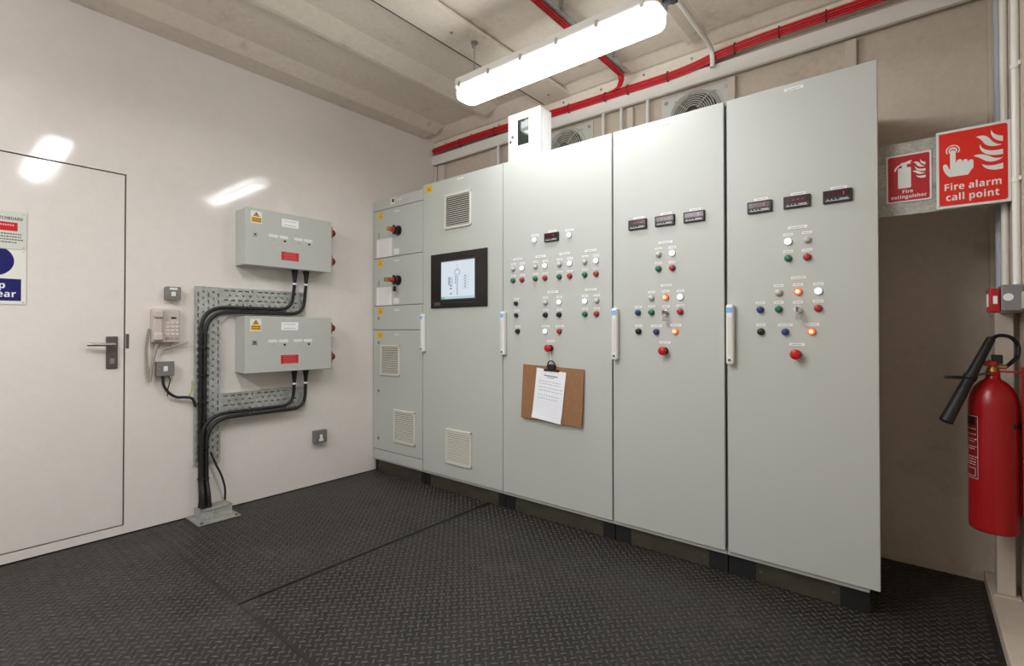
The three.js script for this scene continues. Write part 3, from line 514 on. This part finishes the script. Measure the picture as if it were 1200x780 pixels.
socket(1.064, 1.156, .297, .386, 'grey metal socket low on the left wall near the cabinets', 'fused');
{ // wall phone
  const t = thing('wall_phone', 'beige push button phone on the left wall', 'phone', [.03, 1.01, 2.035]);
  part('body', bx(.001, .040, 1.012, 1.200, 1.968, 2.102, .009), M.phone, t);
  part('handset', merge([bx(.038, .060, 1.030, 1.192, 2.058, 2.100, .009), bx(.044, .072, 1.148, 1.194, 2.054, 2.102, .011), bx(.044, .072, 1.024, 1.068, 2.054, 2.102, .011)]), M.phone, t);
  part('display', bx(.040, .042, 1.146, 1.156, 1.988, 2.012), M.black, t);
  const key = bx(0, .004, -.007, .007, -.008, .008, .002); for (let r = 0; r < 5; r++) for (let k = 0; k < 3; k++) place('key', key, r > 3 ? M.cord : M.phoneKey, t, .040, 1.122 - r * .021, 1.984 + k * .023);
  const strand = (a, b, sag) => { const pts = [], n = 340; for (let i = 0; i <= n; i++) { const k = i / n, t = i * .95; pts.push([a[0] + (b[0] - a[0]) * k + Math.cos(t) * .0055, a[1] + (b[1] - a[1]) * k, a[2] + (b[2] - a[2]) * k + Math.sin(k * Math.PI) * sag + Math.sin(t) * .0055]); } return tube(pts, .0025, 1020, 5); };
  part('coiled_cord', strand([.03, 1.09, 2.112], [.03, .800, 2.108], .014), M.cord, t); part('coiled_cord', strand([.03, .800, 2.108], [.028, 1.01, 2.072], .004), M.cord, t);
  part('line_cord', tube([[.02, 1.015, 2.01], [.03, .985, 2.0], [.03, .975, 2.03], [.03, .968, 2.055], [.03, .985, 2.0], [.03, 1.0, 1.96], [.03, 1.01, 1.93]], .004, 60, 6), M.cord, t);
  part('line_tail', tube([[.03, .975, 2.05], [.035, .988, 2.01], [.03, 1.002, 1.965], [.03, 1.016, 1.925]], .004, 30, 6), M.cord, t);
}
single('data_cable', tube([[.022, .828, 2.045], [.025, .78, 2.042], [.03, .735, 2.02], [.03, .705, 1.98], [.03, .70, 1.94], [.034, .69, 1.905], [.035, .64, 1.888]], .0075, 50, 8), M.rubber, 'thin black cable looping from the outlet below the phone to the tray', 'cable');
single('data_cable', tube([[.022, .828, 2.016], [.028, .80, 2.012], [.03, .76, 2.022], [.03, .715, 2.024]], .003, 30, 6), M.rubber, 'short thin black wire under the outlet below the phone', 'cable');
single('earth_wire', tube([[.03, .70, 1.93], [.035, .72, 1.912], [.032, .77, 1.903], [.012, .79, 1.90]], .003, 20, 6), M.earth, 'yellow green earth wire beside the cable tray', 'wire');
{ // safety signs on the door
  const SX = .0008, mk = (n, label, z0, z1, y0, y1, tex) => { const t = thing(n, label, 'sign', [0, y0, (z0 + z1) / 2]); part('panel', bx(SX - .001, SX + .002, y0, y1, z0, z1, .0006), M.white, t); const f = face(z1 - z0, y1 - y0); f.rotateY(Math.PI / 2); f.translate(SX + .0024, (y0 + y1) / 2, (z0 + z1) / 2); part('print', f, std(0xffffff, .75, { map: tex }), t);
    const sc = cyl(.003, .003, .0015, 'x', 0, 0, 0, 8); for (const z of [z0 + .009, z1 - .009]) for (const y of [y0 + .009, y1 - .009]) place('screw', sc, M.steel, t, SX + .0024, y, z); };
  mk('switchboard_sign', 'pale sign with red band and small text on the door', 2.592, 2.814, 1.460, 1.635, canvasTex(512, 404, (g, W, H) => {
    g.fillStyle = '#cfd1c8'; g.fillRect(0, 0, W, H); g.fillStyle = '#1d2a24'; g.font = 'bold 44px sans-serif'; g.textAlign = 'center'; g.textAlign = 'left'; g.save(); g.translate(236, 92); g.scale(248 / g.measureText('SWITCHBOARD').width, 1); g.fillText('SWITCHBOARD', 0, 0); g.restore();
    g.fillStyle = '#c4141f'; g.fillRect(80, 118, 363, 92); g.fillStyle = '#f0b0ac'; for (const y of [140, 174]) for (let x = 120; x < (y < 150 ? 405 : 260);) { const d = 8 + rnd() * 14; g.fillRect(x, y, d, 16); x += d + 5; }
    g.fillStyle = '#55605a'; for (const y of [236, 266, 296, 326]) for (let x = 70; x < (y > 320 ? 440 : 474);) { const d = 7 + rnd() * 14; g.fillRect(x, y, d, 13); x += d + 5; }
  }));
  mk('keep_clear_sign', 'white sign with blue disc and keep clear panel on the door', 2.592, 2.814, 1.203, 1.458, canvasTex(512, 588, (g, W, H) => {
    g.fillStyle = '#e3e3da'; g.fillRect(0, 0, W, H); g.fillStyle = '#070560'; g.beginPath(); g.arc(W / 2, 128, 166 * .98, 0, 7); g.fill(); g.fillRect(38, 316, W - 76, 236); g.fillStyle = '#e8e8ec'; g.font = 'bold 96px sans-serif'; g.textAlign = 'right'; g.fillText('Keep', 356, 420); g.fillText('clear', 436, 512);
  }));
}

// ---------------------------------------------------------------- right end: plate, fire signs, call point, pipes, extinguisher
{ const PZ = .545;
  const p = thing('sign_plate', 'mottled galvanised plate fixed beside the rightmost cabinet behind the fire signs', 'plate', [3.33, 1.522, PZ]);
  part('plate', bx(3.127, 3.50, 1.522, 1.800, PZ - .002, PZ, .0006), M.zincPlate, p); part('fixing', bx(3.1255, 3.15, 1.53, 1.79, PZ - .03, PZ - .0025), M.zincPlate, p);
  const fit = (g, t, x, y, w, px) => { g.save(); g.font = `bold ${px}px sans-serif`; g.translate(x, y); g.scale(w / g.measureText(t).width, 1); g.fillText(t, 0, 0); g.restore(); };
  function firePrint(g, x0, y0, s) { // four licks of flame, open at the right edge
    g.save(); g.translate(x0, y0); g.scale(s, s);
    g.beginPath(); g.moveTo(60, -26); g.bezierCurveTo(58, 0, 84, 22, 112, 28); g.lineTo(112, 62); g.bezierCurveTo(76, 52, 48, 20, 60, -26); g.fill();
    g.beginPath(); g.moveTo(-14, 8); g.bezierCurveTo(30, -4, 46, 20, 60, 46); g.bezierCurveTo(74, 70, 92, 76, 108, 82); g.bezierCurveTo(70, 90, 40, 82, 24, 54); g.bezierCurveTo(14, 32, 4, 18, -14, 8); g.fill();
    g.beginPath(); g.moveTo(6, 56); g.bezierCurveTo(12, 96, 50, 118, 112, 110); g.lineTo(112, 142); g.bezierCurveTo(44, 150, -4, 110, 6, 56); g.fill();
    g.beginPath(); g.moveTo(-26, 126); g.bezierCurveTo(10, 112, 40, 134, 60, 150); g.bezierCurveTo(78, 164, 96, 164, 112, 160); g.bezierCurveTo(90, 184, 50, 186, 26, 164); g.bezierCurveTo(8, 148, -8, 134, -26, 126); g.fill();
    g.beginPath(); g.moveTo(14, 184); g.bezierCurveTo(34, 204, 70, 208, 112, 196); g.lineTo(112, 232); g.bezierCurveTo(60, 240, 22, 220, 14, 184); g.fill(); g.restore();
  }
  function sign(n, label, x0, x1, y0, y1, z, draw, W, H) {
    const t = thing(n, label, 'sign', [(x0 + x1) / 2, y0, z]); part('panel', bx(x0, x1, y0, y1, z - .003, z, .001), M.white, t);
    const f = face(x1 - x0, y1 - y0); f.translate((x0 + x1) / 2, (y0 + y1) / 2, z + .0004); part('print', f, std(0xffffff, .35, { map: canvasTex(W, H, draw) }), t); return t;
  }
  const rr = (g, x, y, w, h, r) => { g.beginPath(); g.moveTo(x + r, y); g.arcTo(x + w, y, x + w, y + h, r); g.arcTo(x + w, y + h, x, y + h, r); g.arcTo(x, y + h, x, y, r); g.arcTo(x, y, x + w, y, r); g.fill(); };
  const a = sign('fire_alarm_sign', 'large red and white fire alarm call point sign', 3.328, 3.5235, 1.526, 1.808, PZ + .012, (g, W, H) => {
    g.fillStyle = '#dfe6e4'; g.fillRect(0, 0, W, H); g.fillStyle = '#e0200f'; rr(g, 20, 22, W - 40, H - 44, 22); g.fillStyle = '#e4ebe6';
    firePrint(g, 300, 92, 1.44);
    g.lineWidth = 9; g.strokeStyle = '#e4ebe6'; g.beginPath(); g.arc(120, 190, 46, Math.PI * .80, Math.PI * 2.2); g.stroke();
    g.beginPath(); g.arc(120, 192, 32, 0, 7); g.fill(); g.fillStyle = '#e0200f'; g.beginPath(); g.arc(120, 200, 22, 0, 7); g.fill(); g.fillStyle = '#e4ebe6';
    rr(g, 100, 188, 40, 240, 20); rr(g, 146, 282, 40, 110, 20); rr(g, 188, 290, 38, 110, 19); rr(g, 228, 300, 36, 90, 18);
    g.beginPath(); g.moveTo(100, 300); g.lineTo(264, 330); g.lineTo(262, 372); g.lineTo(226, 436); g.lineTo(96, 436); g.bezierCurveTo(58, 400, 46, 350, 50, 322); g.bezierCurveTo(54, 300, 84, 312, 84, 338); g.lineTo(100, 372); g.fill();
    g.textAlign = 'left'; fit(g, 'Fire alarm', 52, 562, 404, 88); fit(g, 'call point', 66, 658, 372, 88);
  }, 512, 726);
  const sc = cyl(.0035, .0035, .002, 'z', 0, 0, 0, 10); for (const y of [1.536, 1.798]) place('screw', sc, M.steel, a, 3.337, y, PZ + .0125);
  sign('fire_extinguisher_sign', 'small dark red fire extinguisher sign on the galvanised plate', 3.180, 3.315, 1.570, 1.753, PZ + .004, (g, W, H) => {
    g.fillStyle = '#dfe0dc'; g.fillRect(0, 0, W, H); g.fillStyle = '#b5101f'; rr(g, 18, 18, W - 36, H - 36, 18); g.fillStyle = '#e2e8e2';
    firePrint(g, 268, 104, .88); rr(g, 112, 158, 122, 244, 14); g.fillRect(150, 116, 46, 52); rr(g, 140, 98, 92, 24, 6); g.lineWidth = 18; g.strokeStyle = '#e2e8e2'; g.beginPath(); g.moveTo(160, 118); g.quadraticCurveTo(96, 122, 84, 190); g.stroke(); g.save(); g.translate(206, 98); g.rotate(-.3); g.fillRect(-30, -10, 66, 16); g.restore();
    g.textAlign = 'left'; fit(g, 'Fire', W / 2 - 60, 462, 104, 56); fit(g, 'extinguisher', 44, 522, W - 88, 56);
  }, 420, 569);
}
{ // pipes on the right lining and the call point
  single('wall_pipe', cyl(.0132, .0132, 1.53, 'y', 3.511, 1.17, .385, 16), M.pipeBlue, 'bluish pipe farthest back on the right wall', 'pipe', 'pipes on the right wall');
  single('wall_pipe', cyl(.0105, .0105, 1.53, 'y', 3.5140, 1.17, .49, 16), M.trunk, 'thin white middle pipe on the right wall', 'pipe', 'pipes on the right wall');
  const t = thing('wall_pipe', 'thickest white pipe running down the right wall into the grey box', 'pipe', [3.5115, 1.225, .742], 'pipes on the right wall');
  part('tube', cyl(.0100, .0100, 1.49, 'y', 3.5145, 1.226, .742, 18), M.trunk, t);
  for (const y of [1.55, 1.91, 2.4]) part('saddle', merge([cyl(.0118, .0118, .014, 'y', 3.5142, y, .742, 16), bx(3.518, 3.525, y, y + .014, .715, .77, .002)]), M.trunk, t);
  const b = thing('conduit_box', 'grey metal conduit box under the thick white pipe', 'conduit box', [3.5, 1.139, .742]);
  part('box', bx(3.474, 3.5245, 1.142, 1.224, .700, .784, .004), M.boxGrey, b); part('knockout', cyl(.012, .012, .002, 'z', 3.490, 1.185, .784, 14), M.white, b);
  const c = thing('call_point', 'red fire alarm call point fixed to the grey conduit box', 'call point', [3.46, 1.14, .742]);
  part('case', bx(3.447, 3.4735, 1.138, 1.214, .704, .780, .005), M.fireRed, c); part('glass', bx(3.4455, 3.4475, 1.156, 1.198, .720, .764, .001), M.white, c); part('tag', bx(3.456, 3.466, 1.165, 1.190, .780, .7812), M.white, c);
}
{ // carbon dioxide extinguisher
  const cx = 3.485, cz = .424, R = .0695, t = thing('fire_extinguisher', 'red fire extinguisher with black horn hung on the right wall', 'fire extinguisher', [cx, .345, cz]);
  const prof = [[0, .348], [.062, .348], [.0672, .352], [R, .360], [R, .806], [.0680, .826], [.0625, .850], [.052, .874], [.037, .892], [.023, .902], [.020, .908], [.020, .930], [0, .930]];
  const body = new THREE.LatheGeometry(prof.map(([r, y]) => new THREE.Vector2(r, y)), 48); body.translate(cx, 0, cz); part('cylinder', body, M.fireRed, t);
  const lab = new THREE.CylinderGeometry(R + .0006, R + .0006, .235, 24, 1, true, -2.2, 1.53); lab.translate(cx, .652, cz);
  part('instruction_label', lab, std(0xffffff, .4, { side: THREE.DoubleSide, map: canvasTex(256, 512, (g, W, H) => { g.fillStyle = '#86101a'; g.fillRect(0, 0, W, H); g.strokeStyle = '#cfcac6'; g.lineWidth = 4; g.strokeRect(8, 8, W - 16, H - 16); g.fillStyle = '#141212'; g.fillRect(12, 14, W - 40, 66); g.fillStyle = '#d8d2ce'; for (const y of [108, 150, 190, 208, 250, 268, 330, 350, 372, 392]) for (let x = 24; x < 226;) { const d = 8 + rnd() * 26; g.fillRect(x, y, d, 6); x += d + 8; } g.fillRect(70, 288, 60, 30); g.strokeRect(30, 424, W - 60, 62); }) }), t);
  const v = part('valve', merge([cyl(.018, .017, .014, 'y', cx, .930, cz, 16), cyl(.012, .012, .03, 'y', cx, .942, cz, 16), cyl(.008, .008, .045, 'x', cx - .008, .948, cz, 12)]), M.brass, t);
  part('lever', merge([bx(cx - .050, cx + .006, .952, .958, cz + .014, cz + .028, .002), bx(cx - .024, cx + .010, .950, .968, cz - .010, cz + .018, .003)]), M.stop, v); part('safety_block', bx(cx - .004, cx + .026, .958, .992, cz - .012, cz + .014, .003), M.blackGloss, v);
  const top = V(3.482, 1.055, .432), bot = V(3.349, .745, .537), ax = top.clone().sub(bot), L = ax.length();
  const horn = new THREE.LatheGeometry([[0, 0], [.018, 0], [.0215, .002], [.021, .012], [.0195, .05], [.0175, .16], [.0150, .26], [.0135, L - .006], [.008, L], [0, L]].map(([r, h]) => new THREE.Vector2(r, h)), 24);
  horn.applyQuaternion(new THREE.Quaternion().setFromUnitVectors(V(0, 1, 0), ax.clone().normalize())); horn.translate(bot.x, bot.y, bot.z); part('horn', horn, M.rubber, t);
  part('hose', tube([[3.482, 1.050, .432], [3.502, 1.062, .418], [3.535, 1.056, .392], [3.556, 1.028, .375], [3.556, .992, .380], [3.535, .962, .400], [3.520, .949, .42]], .0066, 60, 10), M.rubber, t);
  const ring = new THREE.TorusGeometry(.044, .0036, 8, 40); ring.rotateX(Math.PI / 2); ring.scale(1.15, 1, .7); ring.rotateY(.68); ring.translate(3.392, .908, .506); part('grip_ring', ring, M.rubber, t);
  const clampP = top.clone().lerp(bot, .47); part('horn_clamp', (() => { const g = new THREE.CylinderGeometry(.0205, .0205, .018, 20); g.applyQuaternion(new THREE.Quaternion().setFromUnitVectors(V(0, 1, 0), ax.clone().normalize())); g.translate(clampP.x, clampP.y, clampP.z); return g; })(), M.black, t);
  part('clamp_arm', tube([[clampP.x, clampP.y, clampP.z], [3.46, .922, .455], [cx, .922, cz + .02]], .004, 20, 8), M.darkSteel, t);
  part('bracket', merge([bx(3.556, 3.562, .42, .95, cz - .035, cz + .035, .002), bx(3.562, 3.5805, .50, .53, cz - .02, cz + .02), bx(3.562, 3.5805, .86, .89, cz - .02, cz + .02), bx(cx + .016, 3.558, .928, .934, cz - .012, cz + .012)]), M.fireRed, t);
  const strap = new THREE.CylinderGeometry(R + .002, R + .002, .016, 30, 1, true, .75, 1.6); strap.translate(cx, .738, cz); part('strap', strap, std(lin(.008, .008, .009), .55, { side: THREE.DoubleSide }), t);
}
renderer.render(scene, camera);
